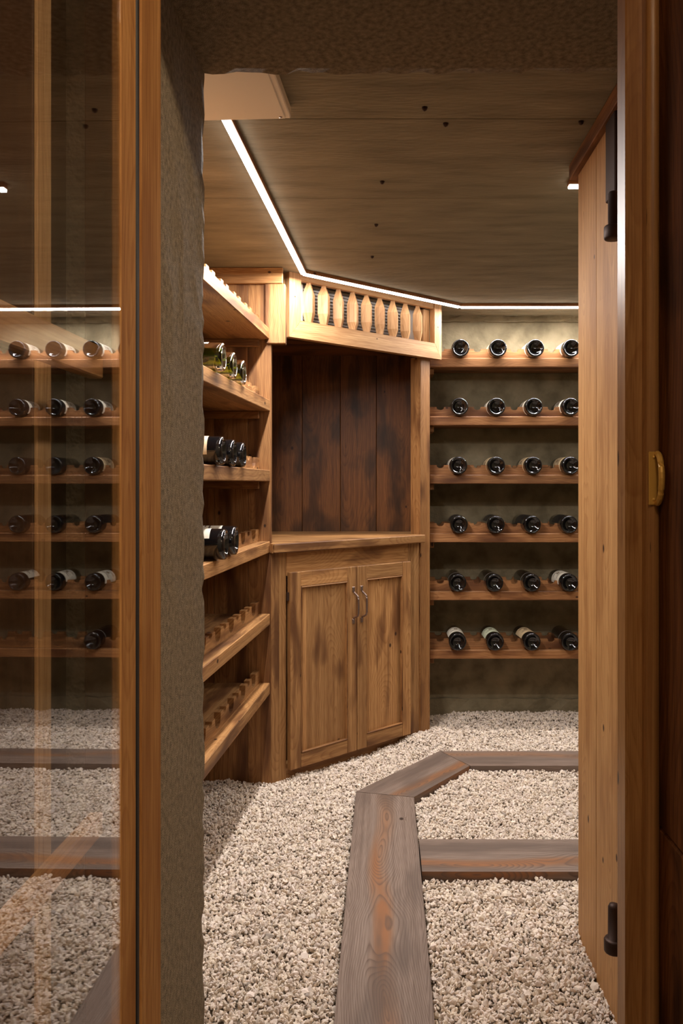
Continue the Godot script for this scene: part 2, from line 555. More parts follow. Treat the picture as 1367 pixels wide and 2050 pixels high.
	obj("lid", board(Vector3(-0.31, -0.003, 0.006), Vector3(-0.010, 0.0, 0.31), 0, 0.001), M.white_paint, ap)
	var st := begin()
	add_lathe(st, [Vector2(0, 0), Vector2(0.003, 0.0003), Vector2(0.0035, 0.002)], 10, Transform3D(Basis(Vector3.RIGHT, -PI / 2), Vector3(-0.018, -0.0045, 0.014)))
	st.generate_normals()
	obj("screw", st.commit(), M.steel, ap)
	# two lamps added out of view to light the door frames and wall post
	added_lobby_lamp("added warm lamp out of view above and right of the dark door leaf", V(1.0, 1.25, -0.32), LOBBY_ENERGY)
	added_lobby_lamp("added weak fill lamp out of view straight above the viewer", V(0.05, 1.25, -0.30), LOBBY_ENERGY * 0.18)

func added_lobby_lamp(label: String, at: Vector3, power: float) -> void:
	var lamp := thing("added_lamp", label, "added lamp", at)
	var sb := begin()
	add_lathe(sb, [Vector2(0.09, 0.0), Vector2(0.09, 0.02), Vector2(0.0, 0.02)], 20, Transform3D(Basis(Vector3.RIGHT, PI / 2), Vector3.ZERO))
	sb.generate_normals()
	obj("base", sb.commit(), M.white_plastic, lamp)
	var sg := begin()
	add_lathe(sg, [Vector2(0.08, 0.02), Vector2(0.07, 0.05), Vector2(0.045, 0.068), Vector2(0.0, 0.075)], 20, Transform3D(Basis(Vector3.RIGHT, PI / 2), Vector3.ZERO))
	sg.generate_normals()
	obj("shade", sg.commit(), M.lamp_glass, lamp)
	var li := OmniLight3D.new()
	li.name = "lamp_light"
	li.light_energy = power
	li.light_color = LOBBY_COLOR
	li.light_size = 0.06
	li.omni_range = 8.0
	li.omni_attenuation = 2.0
	li.shadow_enabled = true
	li.position = Vector3(0, -0.15, 0)
	lamp.add_child(li)

# ---------------------------------------------------------------- gravel
const PATH := [[-0.0945, 1.2, 0.094, 2.60]]
var path_polys := []

func in_path(p: Vector2, grow: float) -> bool:
	for poly in path_polys:
		if Geometry2D.is_point_in_polygon(p, poly): return true
		if grow > 0.0:
			for k in poly.size():
				if Geometry2D.get_closest_point_to_segment(p, poly[k], poly[(k + 1) % poly.size()]).distance_to(p) < grow:
					return true
	return false

func ground(x: float, d: float) -> float:
	var h := 0.022 * exp(-((x - 0.17) ** 2 + (d - 3.20) ** 2) / 0.018)
	h += 0.03 * smoothstep(3.15, 3.5, d) * smoothstep(0.1, 0.35, x)
	h += 0.012 * smoothstep(-0.3, -0.6, x)
	return h

func gravel_bed() -> void:
	path_polys = [
		PackedVector2Array([Vector2(-0.0945, 1.2), Vector2(0.0925, 1.2), Vector2(0.0935, 2.555), Vector2(-0.0935, 2.60)]),
		PackedVector2Array([Vector2(-0.0935, 2.603), Vector2(0.0935, 2.558), Vector2(0.302, 2.842), Vector2(0.206, 3.0)]),
		PackedVector2Array([Vector2(0.305, 2.842), Vector2(0.209, 3.0), Vector2(1.34, 3.0), Vector2(1.34, 2.842)]),
		PackedVector2Array([Vector2(0.0965, 2.065), Vector2(0.0965, 2.254), Vector2(1.34, 2.250), Vector2(1.34, 2.062)])]
	var bed := thing("gravel", "pale beige crushed stone gravel covering the cellar floor around the planks", "gravel", Vector3(0, 0, 0))
	bed.set_meta("kind", "stuff")
	var r := RandomNumberGenerator.new()
	r.seed = 99
	var nz := noise(44, 3.0, 3)
	var bufs := [PackedFloat32Array(), PackedFloat32Array(), PackedFloat32Array()]
	var pitch := 0.0062
	var d := 1.36
	while d < 3.49:
		var x := -0.74
		while x < 1.37:
			var px := x + r.randf_range(-0.5, 0.5) * pitch
			var pd := d + r.randf_range(-0.5, 0.5) * pitch
			x += pitch
			if px < -0.44 + 0.0575 * (pd - 1.92) and pd > 2.76: continue
			var k := (px + 0.385) * 0.69 - (pd - 2.72) * 0.723
			if k < -0.02 and px < 0.18 and px > -0.40: continue
			if px > 0.445 and pd < 1.82: continue
			var p := Vector2(px, pd)
			if in_path(p, 0.004): continue
			var s := r.randf_range(0.0028, 0.0052) * (1.0 if r.randf() < 0.93 else 1.6)
			var b := Basis.from_euler(Vector3(r.randf() * TAU, r.randf() * TAU, r.randf() * TAU)).scaled_local(Vector3(s * r.randf_range(1.0, 1.7), s * r.randf_range(0.45, 0.85), s * r.randf_range(0.8, 1.25)))
			var y := ground(px, pd) + nz.get_noise_2d(px * 3.0, pd * 3.0) * 0.009 + r.randf_range(-0.006, 0.003)
			var t := 0.74 + r.randf_range(-0.12, 0.12)
			if r.randf() < 0.03: t *= 0.6
			var c := Color(t * 1.02, t * 0.865, t * r.randf_range(0.69, 0.76))
			bufs[r.randi() % 3].append_array(PackedFloat32Array([b.x.x, b.y.x, b.z.x, px, b.x.y, b.y.y, b.z.y, y, b.x.z, b.y.z, b.z.z, -pd, c.r, c.g, c.b, 1.0]))
		d += pitch
	for v in 3:
		var mm := MultiMesh.new()
		mm.transform_format = MultiMesh.TRANSFORM_3D
		mm.use_colors = true
		mm.mesh = stone_mesh(v)
		mm.instance_count = bufs[v].size() / 16
		mm.buffer = bufs[v]
		var mi := MultiMeshInstance3D.new()
		mi.name = "crushed_stone"
		mi.multimesh = mm
		mi.material_override = M.stone
		mi.set_meta("kind", "stuff")
		bed.add_child(mi, true)
	# the packed layer below the loose stones
	var st := begin()
	var n := 48
	for i in n:
		for j in n:
			var q := []
			for g in [[0, 0], [1, 0], [1, 1], [0, 1]]:
				var xx := lerpf(-0.75, 1.38, float(i + g[0]) / n)
				var dd := lerpf(1.2, 3.49, float(j + g[1]) / n)
				q.append(Vector3(xx, ground(xx, dd) - 0.008, -dd))
			quad(st, q, [Vector2.ZERO, Vector2.ZERO, Vector2.ZERO, Vector2.ZERO], Vector3.UP)
	obj("packed_base", st.commit(), M.earth, bed).set_meta("kind", "stuff")

func stone_mesh(v: int) -> ArrayMesh:
	var r := RandomNumberGenerator.new()
	r.seed = 300 + v
	var g := (1.0 + sqrt(5.0)) / 2.0
	var pts := []
	for s in [-1.0, 1.0]:
		for t in [-g, g]:
			pts.append(Vector3(s, t, 0)); pts.append(Vector3(0, s, t)); pts.append(Vector3(t, 0, s))
	for k in pts.size():
		pts[k] = pts[k].normalized() * r.randf_range(0.68, 1.3)
	var st := begin()
	for a in pts.size():
		for b in range(a + 1, pts.size()):
			for c in range(b + 1, pts.size()):
				var n: Vector3 = (pts[b] - pts[a]).cross(pts[c] - pts[a])
				var side := 0
				for k in pts.size():
					if k in [a, b, c]: continue
					var e: float = n.dot(pts[k] - pts[a])
					side |= 1 if e > 1e-6 else 2
				if side != 3:
					tri(st, [pts[a], pts[b], pts[c]], [Vector2.ZERO, Vector2.ZERO, Vector2.ZERO], (pts[a] + pts[b] + pts[c]))
	return st.commit()

func path_planks() -> void:
	var info := [["long weathered plank with an orange heart running away from the doorway", 1], ["short grey plank laid diagonally at the bend of the path", 1], ["far grey plank lying parallel to the back wall", 0], ["middle cross plank butting against the long plank", 0]]
	for k in 4:
		var poly: PackedVector2Array = path_polys[k]
		var st := begin()
		# outline in (X, -depth) laid flat; top at rel -1.0
		var flat := PackedVector2Array()
		var turn := 0.0
		if k == 1: turn = atan2(0.40, 0.30)
		if k >= 2: turn = PI / 2 * 0.0
		var o := poly[0]
		var ax := Vector2(0, 1)
		if k == 1: ax = (poly[3] - poly[0]).normalized()
		if k >= 2: ax = Vector2(1, 0)
		var ay := Vector2(-ax.y, ax.x)
		for q in poly:
			flat.append(Vector2((q - o).dot(ax), (q - o).dot(ay)))
		var basis := Basis(Vector3(ax.x, 0, -ax.y), Vector3(ay.x, 0, -ay.y), Vector3(0, 1, 0))
		var xf := Transform3D(basis, Vector3(o.x, 0, -o.y))
		var mid := (flat[0] + flat[1] + flat[2] + flat[3]) / 4
		var c := Vector3(o.x, EYE - 1.045, -o.y)
		var off := Vector2([0.5, 0.17, 0.83, 0.17][k] - mid.y / 0.5, [0.1, 0.55, 0.3, 0.72][k])
		add_extrude(st, flat, 0.045, Transform3D(basis, Vector3.ZERO), 0, off)
		var root := thing("floor_plank", info[k][0], "plank", c)
		obj("board", st.commit(), M.weathered, root)

# ---------------------------------------------------------------- doorway: glass door, frame, plank jamb, dark door
func door_x(d: float) -> float:                    # the plane of the open glass door
	return -0.262 + 0.0125 * d

func along_door(called: String, d0: float, d1: float, r0: float, r1: float, t0: float, t1: float, m: Material, parent: Node, grain := 1, bevel := 0.0015) -> MeshInstance3D:
	# slab between depths d0..d1, thickness measured leftwards from the door's plane
	var st := begin()
	var turn := atan(0.0125)
	var xf := Transform3D(Basis(Vector3.UP, -turn), Vector3.ZERO)
	add_board(st, Vector3(-t1, r0 + 1.02, -d1), Vector3(-t0, r1 + 1.02, -d0), grain, bevel, Vector2.INF, xf)
	return obj(called, st.commit(), m, parent)

func doorway() -> void:
	var gd := thing("door_1", "glass cellar door with a brown wooden frame standing open on the left", "door", Vector3(-0.262, 0, 0))
	gd.set_meta("kind", "structure")
	along_door("stile", 0.769, 0.8145, -0.95, 0.64, 0.0015, 0.011, M.frame, gd)
	along_door("seal", 0.8147, 0.8232, -0.95, 0.64, 0.0005, 0.012, M.rubber, gd)
	along_door("stile", -0.12, -0.06, -0.95, 0.64, 0.0015, 0.032, M.frame, gd)
	along_door("rail", -0.06, 0.769, -0.95, -0.86, 0.0015, 0.032, M.frame, gd, 2)
	along_door("rail", -0.06, 0.769, 0.58, 0.64, 0.0015, 0.032, M.frame, gd, 2)
	along_door("pane", -0.06, 0.7695, -0.862, 0.582, 0.002, 0.0026, M.pane_glass, gd, 1, 0.0)
	along_door("pane", -0.06, 0.7695, -0.862, 0.582, 0.003, 0.0036, M.pane_glass, gd, 1, 0.0)
	along_door("glazing_bar", -0.06, 0.7695, 0.1015, 0.1325, 0.0185, 0.032, M.pale, gd, 2)
	along_door("glazing_bar", -0.06, 0.7695, -0.3365, -0.315, 0.0185, 0.032, M.pale, gd, 2)
	# frame of the doorway
	var fr := thing("trim_3", "brown wooden door frame fixed to the concrete beside the glass door", "door frame", Vector3(-0.262, 0, -0.86))
	fr.set_meta("kind", "structure")
	var st := begin()
	add_board(st, Vector3(-0.010, -0.02, -0.032), Vector3(0.0115, 1.72, 0.037), 1, 0.002)
	obj("post", st.commit(), M.frame, fr)
	obj("shaded_post", board(Vector3(-0.048, -0.02, -0.030), Vector3(-0.0105, 1.72, 0.036), 1, 0.002), M.frame_shaded, fr)  # back part of the post; its shade is put into the darker tint
	st = begin()
	add_board(st, Vector3(-0.03, -0.02, -0.046), Vector3(0.009, 1.72, -0.033), 1, 0.003)
	obj("stop_bead", st.commit(), M.frame, fr)
	# wooden batten against the stucco behind the glass; lit side and shaded front by colour
	var ws := thing("wall_post", "slim wooden post with one side coloured as lit, standing against the stucco behind the glass door", "post", V(-0.364, -1.02, 0.82))
	obj("post_core", board(Vector3(-0.0265, -0.03, -0.065), Vector3(0.012, 2.2, 0.018), 1, 0.002), M.frame_shaded, ws)
	obj("lit_side", board(Vector3(0.012, -0.03, -0.015), Vector3(0.016, 2.2, 0.0185), 1, 0.001), M.strip, ws)
	# right side: frame post, dark door leaf, brass pull
	var fr2 := thing("trim_4", "brown wooden door frame at the right with a pale lit inner edge", "door frame", Vector3(0.27, 0, -0.885))
	fr2.set_meta("kind", "structure")
	obj("post", board(Vector3(-0.008, -0.02, -0.0165), Vector3(0.14, 1.72, 0.015), 1, 0.0015), M.frame_lit, fr2)
	obj("head", board(Vector3(-0.62, 1.66, -0.0165), Vector3(0.14, 1.76, 0.035), 0, 0.002), M.frame, fr2)
	var d2 := thing("door_2", "dark rough-sawn wooden door leaf with a brass pull at the far right", "door", Vector3(0.2936, 0, -0.86))
	d2.set_meta("kind", "structure")
	st = begin()
	for k in 1:
		add_lathe(st, [Vector2(0.0075, -0.02), Vector2(0.0075, 1.72)], 14, Transform3D(Basis(Vector3.RIGHT, -PI / 2), Vector3(-0.0062, 0, 0.001)))
	st.generate_normals()
	add_board(st, Vector3(-0.0136, -0.02, -0.02), Vector3(0.001, 1.72, 0.001), 1, 0.001)
	obj("edge_moulding", st.commit(), M.frame_lit, d2)
	st = begin()
	add_board(st, Vector3(0.0, 0.655, -0.002), Vector3(0.035, 1.72, 0.28), 1, 0.002, Vector2(0.1, 0.3))
	obj("panel_board", st.commit(), M.leaf, d2)
	st = begin()
	add_board(st, Vector3(0.0004, -0.02, -0.002), Vector3(0.035, 0.653, 0.28), 1, 0.003, Vector2(0.4, 0.7))
	obj("panel_board", st.commit(), M.leaf, d2)
	# brass pull: plate with two screws and a bowed grip
	st = begin()
	add_board(st, Vector3(-0.0128, 0.998, 0.0085), Vector3(-0.0018, 1.055, 0.0105), 1, 0.0008)
	var pull := obj("pull_plate", st.commit(), M.brass, d2)
	st = begin()
	var arc := []
	for k in 15:
		var t := PI * k / 14.0
		arc.append(Vector3(-0.0042 - 0.001 * sin(t), 1.0265 + 0.0262 * cos(t), 0.011 + 0.017 * sin(t)))
	add_tube(st, arc, 0.0032, 10)
	obj("grip", st.commit(), M.brass, pull)
	for yy in [1.004, 1.049]:
		st = begin()
		add_lathe(st, [Vector2(0, 0.0015), Vector2(0.0015, 0.0008), Vector2(0.002, 0)], 10, Transform3D(Basis.IDENTITY, Vector3(-0.0075, yy, 0.0105)))
		st.generate_normals()
		obj("screw", st.commit(), M.brass, pull)
	# plank lining of the right jamb with the pintles of an older door
	var j := thing("door_jamb", "honey coloured plank jamb lining the right side of the doorway with iron pintles", "door jamb", V(0.438, -1.02, 1.81))
	var zs := [0.0, 0.155, 0.34, 0.60]
	for k in 3:
		obj("plank", board(Vector3(0, -0.03, zs[k] + 0.0006), Vector3(0.062, 1.726, zs[k + 1] - 0.0006), 1, 0.0015), M.jamb, j)
	var pin := begin()
	add_lathe(pin, [Vector2(0, 0), Vector2(0.0165, 0), Vector2(0.018, 0.003), Vector2(0.018, 0.022), Vector2(0.016, 0.025), Vector2(0.0105, 0.025), Vector2(0.0105, 0.083), Vector2(0.008, 0.088), Vector2(0, 0.089)], 16, Transform3D(Basis(Vector3.RIGHT, -PI / 2), Vector3.ZERO))
	pin.generate_normals()
	add_board(pin, Vector3(-0.006, 0.003, -0.009), Vector3(0.03, 0.022, 0.009), 0, 0.002)
	var pm := pin.commit()
	obj("pintle", pm, M.iron, j, Vector3(-0.014, 0.155, 0.33))
	obj("pintle", pm, M.iron, j, Vector3(-0.014, 1.474, 0.33))
	obj("hinge_strap", board(Vector3(-0.008, 1.567, 0.252), Vector3(0.0, 1.74, 0.315), 1, 0.002), M.iron, j)
	var cb := thing("ceiling_batten", "reddish wooden batten fixed under the ceiling along the top of the plank jamb", "batten", V(0.43, 0.70, 1.84))
	obj("rail", board(Vector3(-0.006, 0.0, 0.0), Vector3(0.10, 0.0348, 0.66), 2, 0.0015), M.honey_red, cb)

# ---------------------------------------------------------------- racks
# profile of a notched rail: deep rounded seats for bottle bodies every pitch, small ones for the necks between
func rail_outline(length: float, h: float, first: float, pitch: float) -> PackedVector2Array:
	var p := PackedVector2Array([Vector2(0, 0), Vector2(0, h)])
	var seats := []
	var x := first
	while x > 0.04: x -= pitch / 2
	var k := 0
	while x < length + 0.05:
		var is_big := absf(fposmod((x - first) / pitch + 0.25, 1.0) - 0.25) < 0.1
		seats.append([x, 0.030 if is_big else 0.0155, h - 0.006 if is_big else 0.0135])
		x += pitch / 2
		k += 1
	for s in seats:
		if s[0] - s[1] < 0.003 or s[0] + s[1] > length - 0.003: continue
		var wob := sin(s[0] * 91.0) * 0.001
		for i in 9:
			var t := PI * i / 8.0
			p.append(Vector2(s[0] - s[1] * cos(t), h - (s[2] + wob) * pow(sin(t), 0.7)))
	p.append(Vector2(length, h))
	p.append(Vector2(length, 0))
	return p

func left_rack() -> void:
	var rk := thing("wine_rack", "six-shelf honey wood wine rack with notched rails along the left wall", "wine rack", V(-0.39, -1.02, 2.715))
	var dir := Vector3(-0.0575, 0, 1.0).normalized()      # along the front edge, towards the viewer
	var yaw := atan2(dir.x, dir.z)
	var B := Basis(Vector3.UP, yaw)
	var len := 1.365
	for r in 6:
		var y: float = LTOPS[r] + EYE
		var st := begin()
		add_board(st, Vector3(-0.31, y - 0.038, -0.002), Vector3(0.0, y, len), 2, 0.002, Vector2.INF, Transform3D(B, Vector3.ZERO))
		var sh := obj("shelf", st.commit(), M.honey, rk)
		for bx in [-0.046, -0.24]:
			st = begin()
			# rail profile runs along +z of the rack
			var poly := rail_outline(len - 0.01, 0.042, 0.088, 0.1475)
			var xf := Transform3D(B, Vector3.ZERO) * Transform3D(Basis(Vector3(0, 0, 1), Vector3(0, 1, 0), Vector3(-1, 0, 0)), Vector3(bx + 0.01, y, 0.0))
			add_extrude(st, poly, 0.019, xf, 0, Vector2(0.1 + 0.11 * r, 0.2 * r))
			obj("notched_rail", st.commit(), M.honey, sh)
		obj("cleat", board(Vector3(-0.31, y - 0.038 - 0.026, 0.0), Vector3(-0.035, y - 0.0385, 0.02), 0, 0.002), M.honey_deep, rk)
	# end panel facing the doorway
	var px := [-0.36, -0.19, -0.075, 0.004]
	for k in 3:
		obj("end_plank", board(Vector3(px[k] + 0.0004, -0.03, -0.026), Vector3(px[k + 1] - 0.0004, 1.752, -0.001), 1, 0.001), M.honey_deep, rk)
	obj("top_rail", board(Vector3(-0.35, 1.700, -0.001), Vector3(0.045, 1.7545, 0.014), 0, 0.002), M.honey, rk)
	obj("apron", board(Vector3(-0.015, 1.4975, -0.03), Vector3(0.053, 1.699, 0.012), 1, 0.002), M.honey, rk)

func back_rack() -> void:
	var rk := thing("wine_rack", "six-shelf reddish wood wine rack with notched rails along the back wall", "wine rack", V(0.185, -1.02, 3.485))
	var len := 1.17
	for r in 6:
		var y: float = TOPS[r] + EYE
		var sh := obj("shelf", board(Vector3(0.001, y - 0.037, 0.0), Vector3(len, y, 0.185), 0, 0.0025), M.honey_red, rk)
		for bz in [0.145, 0.012]:
			var st := begin()
			add_extrude(st, rail_outline(len - 0.002, 0.041, 0.122, 0.154), 0.018, Transform3D(Basis.IDENTITY, Vector3(0.001, y, bz)), 0, Vector2(0.13 * r, 0.17 * r))
			obj("notched_rail", st.commit(), M.honey_red, sh)
		obj("cleat", board(Vector3(0.002, y - 0.063, 0.01), Vector3(0.02, y - 0.0375, 0.15), 2, 0.002), M.honey_deep, rk)
	obj("side_board", board(Vector3(-0.022, -0.05, 0.0), Vector3(0.0, 1.54, 0.20), 1, 0.001), M.honey_deep, rk)

# ---------------------------------------------------------------- corner cabinet
const CAB := deg_to_rad(43.655)

func corner_cabinet() -> void:
	var cab := thing("corner_cabinet", "honey wood corner cabinet with two framed panel doors under the worktop", "cabinet", V(-0.385, -1.02, 2.72), CAB)
	var B := func(called: String, u0: float, u1: float, r0: float, r1: float, n0: float, n1: float, grain := 1, m: Material = M.honey, parent: Node = cab, bevel := 0.002) -> MeshInstance3D:
		return obj(called, board(Vector3(u0, r0 + EYE, n0), Vector3(u1, r1 + EYE, n1), grain, bevel), m, parent)
	B.call("corner_post", -0.004, 0.030, -1.05, -0.232, -0.035, 0.004)
	B.call("face_stile", 0.0305, 0.0625, -1.05, -0.232, -0.03, 0.0)
	B.call("face_stile", 0.662, 0.725, -1.05, -0.232, -0.03, 0.0)
	B.call("top_rail", 0.063, 0.6615, -0.318, -0.232, -0.03, 0.0, 0)
	B.call("bottom_rail", 0.063, 0.6615, -1.05, -0.965, -0.03, -0.004, 0, M.honey_deep)
	B.call("inside_back", 0.0, 0.74, -1.05, -0.24, -0.06, -0.045, 1, M.honey_deep)
	B.call("end_post", 0.726, 0.782, -1.05, 0.515, -0.052, 0.006, 1, M.honey_deep)
	var doors := [[0.065, 0.371, "left"], [0.374, 0.656, "right"]]
	for k in 2:
		var u0: float = doors[k][0]
		var u1: float = doors[k][1]
		var a := 0.046
		var top := -0.303
		var bot := -0.985
		var pan: MeshInstance3D = B.call("door", u0 + a - 0.006, u1 - a + 0.006, bot + a, top - a, 0.003, 0.011, 1, M.honey)
		B.call("stile", u0, u0 + a, bot, top, 0.001, 0.021, 1, M.honey, pan)
		B.call("stile", u1 - a, u1, bot, top, 0.001, 0.021, 1, M.honey, pan)
		B.call("rail", u0 + a + 0.0004, u1 - a - 0.0004, top - a - 0.006, top, 0.001, 0.0208, 0, M.honey, pan)
		B.call("rail", u0 + a + 0.0004, u1 - a - 0.0004, bot, bot + a + 0.004, 0.001, 0.0208, 0, M.honey, pan)
		# thin bead round the panel
		var st := begin()
		var e := 0.005
		var x0 := u0 + a
		var x1 := u1 - a
		var y0 := bot + a + 0.004 + EYE
		var y1 := top - a - 0.006 + EYE
		add_board(st, Vector3(x0, y0, 0.010), Vector3(x0 + e, y1, 0.0225), 1, 0.002)
		add_board(st, Vector3(x1 - e, y0, 0.010), Vector3(x1, y1, 0.0225), 1, 0.002)
		add_board(st, Vector3(x0, y0, 0.010), Vector3(x1, y0 + e, 0.0225), 0, 0.002)
		add_board(st, Vector3(x0, y1 - e, 0.010), Vector3(x1, y1, 0.0225), 0, 0.002)
		obj("bead", st.commit(), M.honey_deep, pan)
		var hu := 0.352 if k == 0 else 0.393
		st = begin()
		var pts := []
		for q in [[-0.384, 0.023], [-0.391, 0.0235], [-0.398, 0.026], [-0.406, 0.040], [-0.412, 0.048], [-0.420, 0.050], [-0.445, 0.050], [-0.472, 0.050], [-0.480, 0.048], [-0.486, 0.040], [-0.491, 0.026], [-0.498, 0.0235], [-0.506, 0.023]]:
			pts.append(Vector3(hu, q[0] + EYE, q[1]))
		add_tube(st, pts, 0.0036, 8)
		for yy in [-0.386, -0.504]:
			add_board(st, Vector3(hu - 0.006, yy - 0.009 + EYE, 0.0208), Vector3(hu + 0.006, yy + 0.009 + EYE, 0.0235), 1, 0.001)
		obj("pull_handle", st.commit(), M.steel, pan)
	# small hinge knuckle at the left door
	var hst := begin()
	add_tube(hst, [Vector3(0.061, -0.40 + EYE, 0.010), Vector3(0.061, -0.372 + EYE, 0.010)], 0.0045, 10)
	obj("hinge", hst.commit(), M.iron, cab)
	# worktop: front edge proud of the cabinet, reaching back to the niche
	var wt := thing("worktop", "thick honey wood worktop over the corner cabinet inside the niche", "worktop", V(-0.385, -0.232, 2.72), 0.0)
	var c := cos(CAB)
	var s := sin(CAB)
	var pt := func(u: float, n: float) -> Vector2:     # plan point relative to the corner, as (X, -depth)
		return Vector2(u * c + n * s, -(u * s - n * c))
	var outline := PackedVector2Array([pt.call(-0.012, 0.022), pt.call(0.726, 0.022), pt.call(0.726, -0.03), Vector2(0.52, -0.708), Vector2(-0.14, -0.708), Vector2(-0.14, -0.03), pt.call(-0.004, -0.02)])
	var st2 := begin()
	# split into boards running along the front edge
	add_extrude(st2, outline, 0.031, Transform3D(Basis(Vector3(1, 0, 0), Vector3(0, 0, 1), Vector3(0, 1, 0)), Vector3.ZERO), 0, Vector2(0.3, 0.4))
	obj("slab", st2.commit(), M.honey, wt)
	obj("edge_strip", board(Vector3(-0.012, 0.0, 0.0225), Vector3(0.726, 0.0312, 0.034), 0, 0.003), M.honey, wt, Vector3.ZERO, CAB)
	# panelled niche above
	var nc := thing("niche_panelling", "dark smoke-stained vertical planks lining the back of the corner niche", "panelling", V(-0.17, -0.2, 3.44))
	var xs := [-0.53, -0.355, -0.191, -0.036, 0.146]
	for k in 4:
		obj("plank", board(Vector3(xs[k] + 0.17 + 0.0005, -0.01, -0.02), Vector3(xs[k + 1] + 0.17 - 0.0005, 0.93, 0.0), 1, 0.0016), M.niche, nc)
	obj("side_plank", board(Vector3(-0.385, -0.01, 0.0), Vector3(-0.36, 0.93, 0.69), 1, 0.001), M.niche, nc)
	obj("side_plank", board(Vector3(0.316, -0.01, 0.0), Vector3(0.335, 0.93, 0.17), 1, 0.001), M.niche, nc)
	obj("corner_bead", board(Vector3(0.303, 0.0, 0.0), Vector3(0.316, 0.72, 0.012), 1, 0.002), M.niche, nc)
	# top board of the niche, carrying the cooling unit
	var tp := begin()
	add_extrude(tp, PackedVector2Array([Vector2(-0.36, 0), Vector2(0.30, 0), Vector2(0.34, 0.16), Vector2(-0.10, 0.575), Vector2(-0.36, 0.60)]), 0.014, Transform3D(Basis(Vector3(1, 0, 0), Vector3(0, 0, 1), Vector3(0, 1, 0)), Vector3(0, 0.755, 0)), 0, Vector2(0.2, 0.1))
	obj("top_board", tp.commit(), M.niche, nc)

func frieze() -> void:
	var ang := deg_to_rad(42.18)
	var fz := thing("baluster_frieze", "pale wooden frieze with nine chunky balusters across the top of the corner niche", "frieze", V(-0.335, -1.02, 2.768), ang)
	var B := func(called: String, u0: float, u1: float, r0: float, r1: float, n0: float, n1: float, grain := 1) -> MeshInstance3D:
		return obj(called, board(Vector3(u0, r0 + EYE, n0), Vector3(u1, r1 + EYE, n1), grain, 0.0025), M.pale, fz)
	# mitred face frame: posts and bottom rail
	var st := begin()
	var fr := [[PackedVector2Array([Vector2(-0.004, 0.511), Vector2(0.046, 0.573), Vector2(0.046, 0.7345), Vector2(-0.004, 0.7345)]), "post", 1], [PackedVector2Array([Vector2(-0.004, 0.51), Vector2(0.753, 0.51), Vector2(0.712, 0.572), Vector2(0.0465, 0.572)]), "bottom_rail", 0], [PackedVector2Array([Vector2(0.7125, 0.573), Vector2(0.753, 0.511), Vector2(0.753, 0.7345), Vector2(0.7125, 0.7345)]), "post", 1]]
	for f in fr:
		st = begin()
		add_extrude(st, f[0], 0.028, Transform3D(Basis.IDENTITY, Vector3(0, EYE, -0.014)), f[2], Vector2(rng.randf(), rng.randf()))
		obj(f[1], st.commit(), M.pale, fz)
	B.call("top_rail", 0.0465, 0.712, 0.712, 0.7345, -0.012, 0.010, 0)
	B.call("side_board", -0.006, 0.006, 0.515, 0.7345, -0.05, -0.0145)
	B.call("inner_jamb", 0.676, 0.712, 0.574, 0.711, -0.05, -0.0145)
	for k in 9:
		st = begin()
		var w := 0.0178 + 0.0008 * sin(k * 2.3)
		var sh := 0.006 * sin(k * 1.7)
		var prof := [[0.0, 0.0105], [0.034 + sh, w], [0.100 + sh, w], [0.136, 0.0075], [0.142, 0.0075]]
		for i in prof.size() - 1:
			for s in 4:
				var q := []
				for g in [[i, s], [i + 1, s], [i + 1, s + 1], [i, s + 1]]:
					var t: float = PI / 4 + PI / 2 * g[1]
					q.append(Vector3(cos(t) * prof[g[0]][1] * 1.414, prof[g[0]][0], sin(t) * prof[g[0]][1] * 1.414))
				var tm := PI / 2 * (s + 1)
				quad(st, q, q.map(func(p): return Vector2((p.x + p.z) / 0.5 + 0.17 + 0.33 * (k % 3), p.y / 1.5 + 0.11 * k)), Vector3(cos(tm), 0, sin(tm)))
		var bl := obj("baluster", st.commit(), M.pale, fz, Vector3(0.091 + 0.0675 * k, 0.571 + EYE, -0.002))
		bl.rotation.y = -ang - deg_to_rad(9.0 + 2.0 * sin(k * 3.1))
	for q in [[0.020, 0.652], [0.732, 0.640], [0.40, 0.552]]:
		st = begin()
		add_lathe(st, [Vector2(0, 0.0), Vector2(0.0022, 0.0004), Vector2(0.0028, -0.002)], 10, Transform3D(Basis.IDENTITY, Vector3(q[0], q[1] + EYE, 0.0141)))
		st.generate_normals()
		obj("screw", st.commit(), M.iron, fz)
	# cooling unit behind the balusters
	var cu := thing("cooling_unit", "grey louvred cooling unit hidden behind the wooden balusters", "cooling unit", V(-0.335, 0.571, 2.768), ang)
	obj("casing", board(Vector3(0.05, 0.002, -0.24), Vector3(0.672, 0.155, -0.055), 0, 0.004), M.grey_metal, cu)
	for k in 12:
		obj("louvre", board(Vector3(0.06, 0.008 + 0.012 * k, -0.055), Vector3(0.60, 0.014 + 0.012 * k, -0.046), 0, 0.001), M.grey_metal, cu)
	obj("end_cap", board(Vector3(0.048, 0.0, -0.056), Vector3(0.085, 0.15, -0.025), 1, 0.004), M.white_plastic, cu)
	obj("end_cap", board(Vector3(0.585, 0.0, -0.056), Vector3(0.615, 0.11, -0.03), 1, 0.004), M.white_plastic, cu)

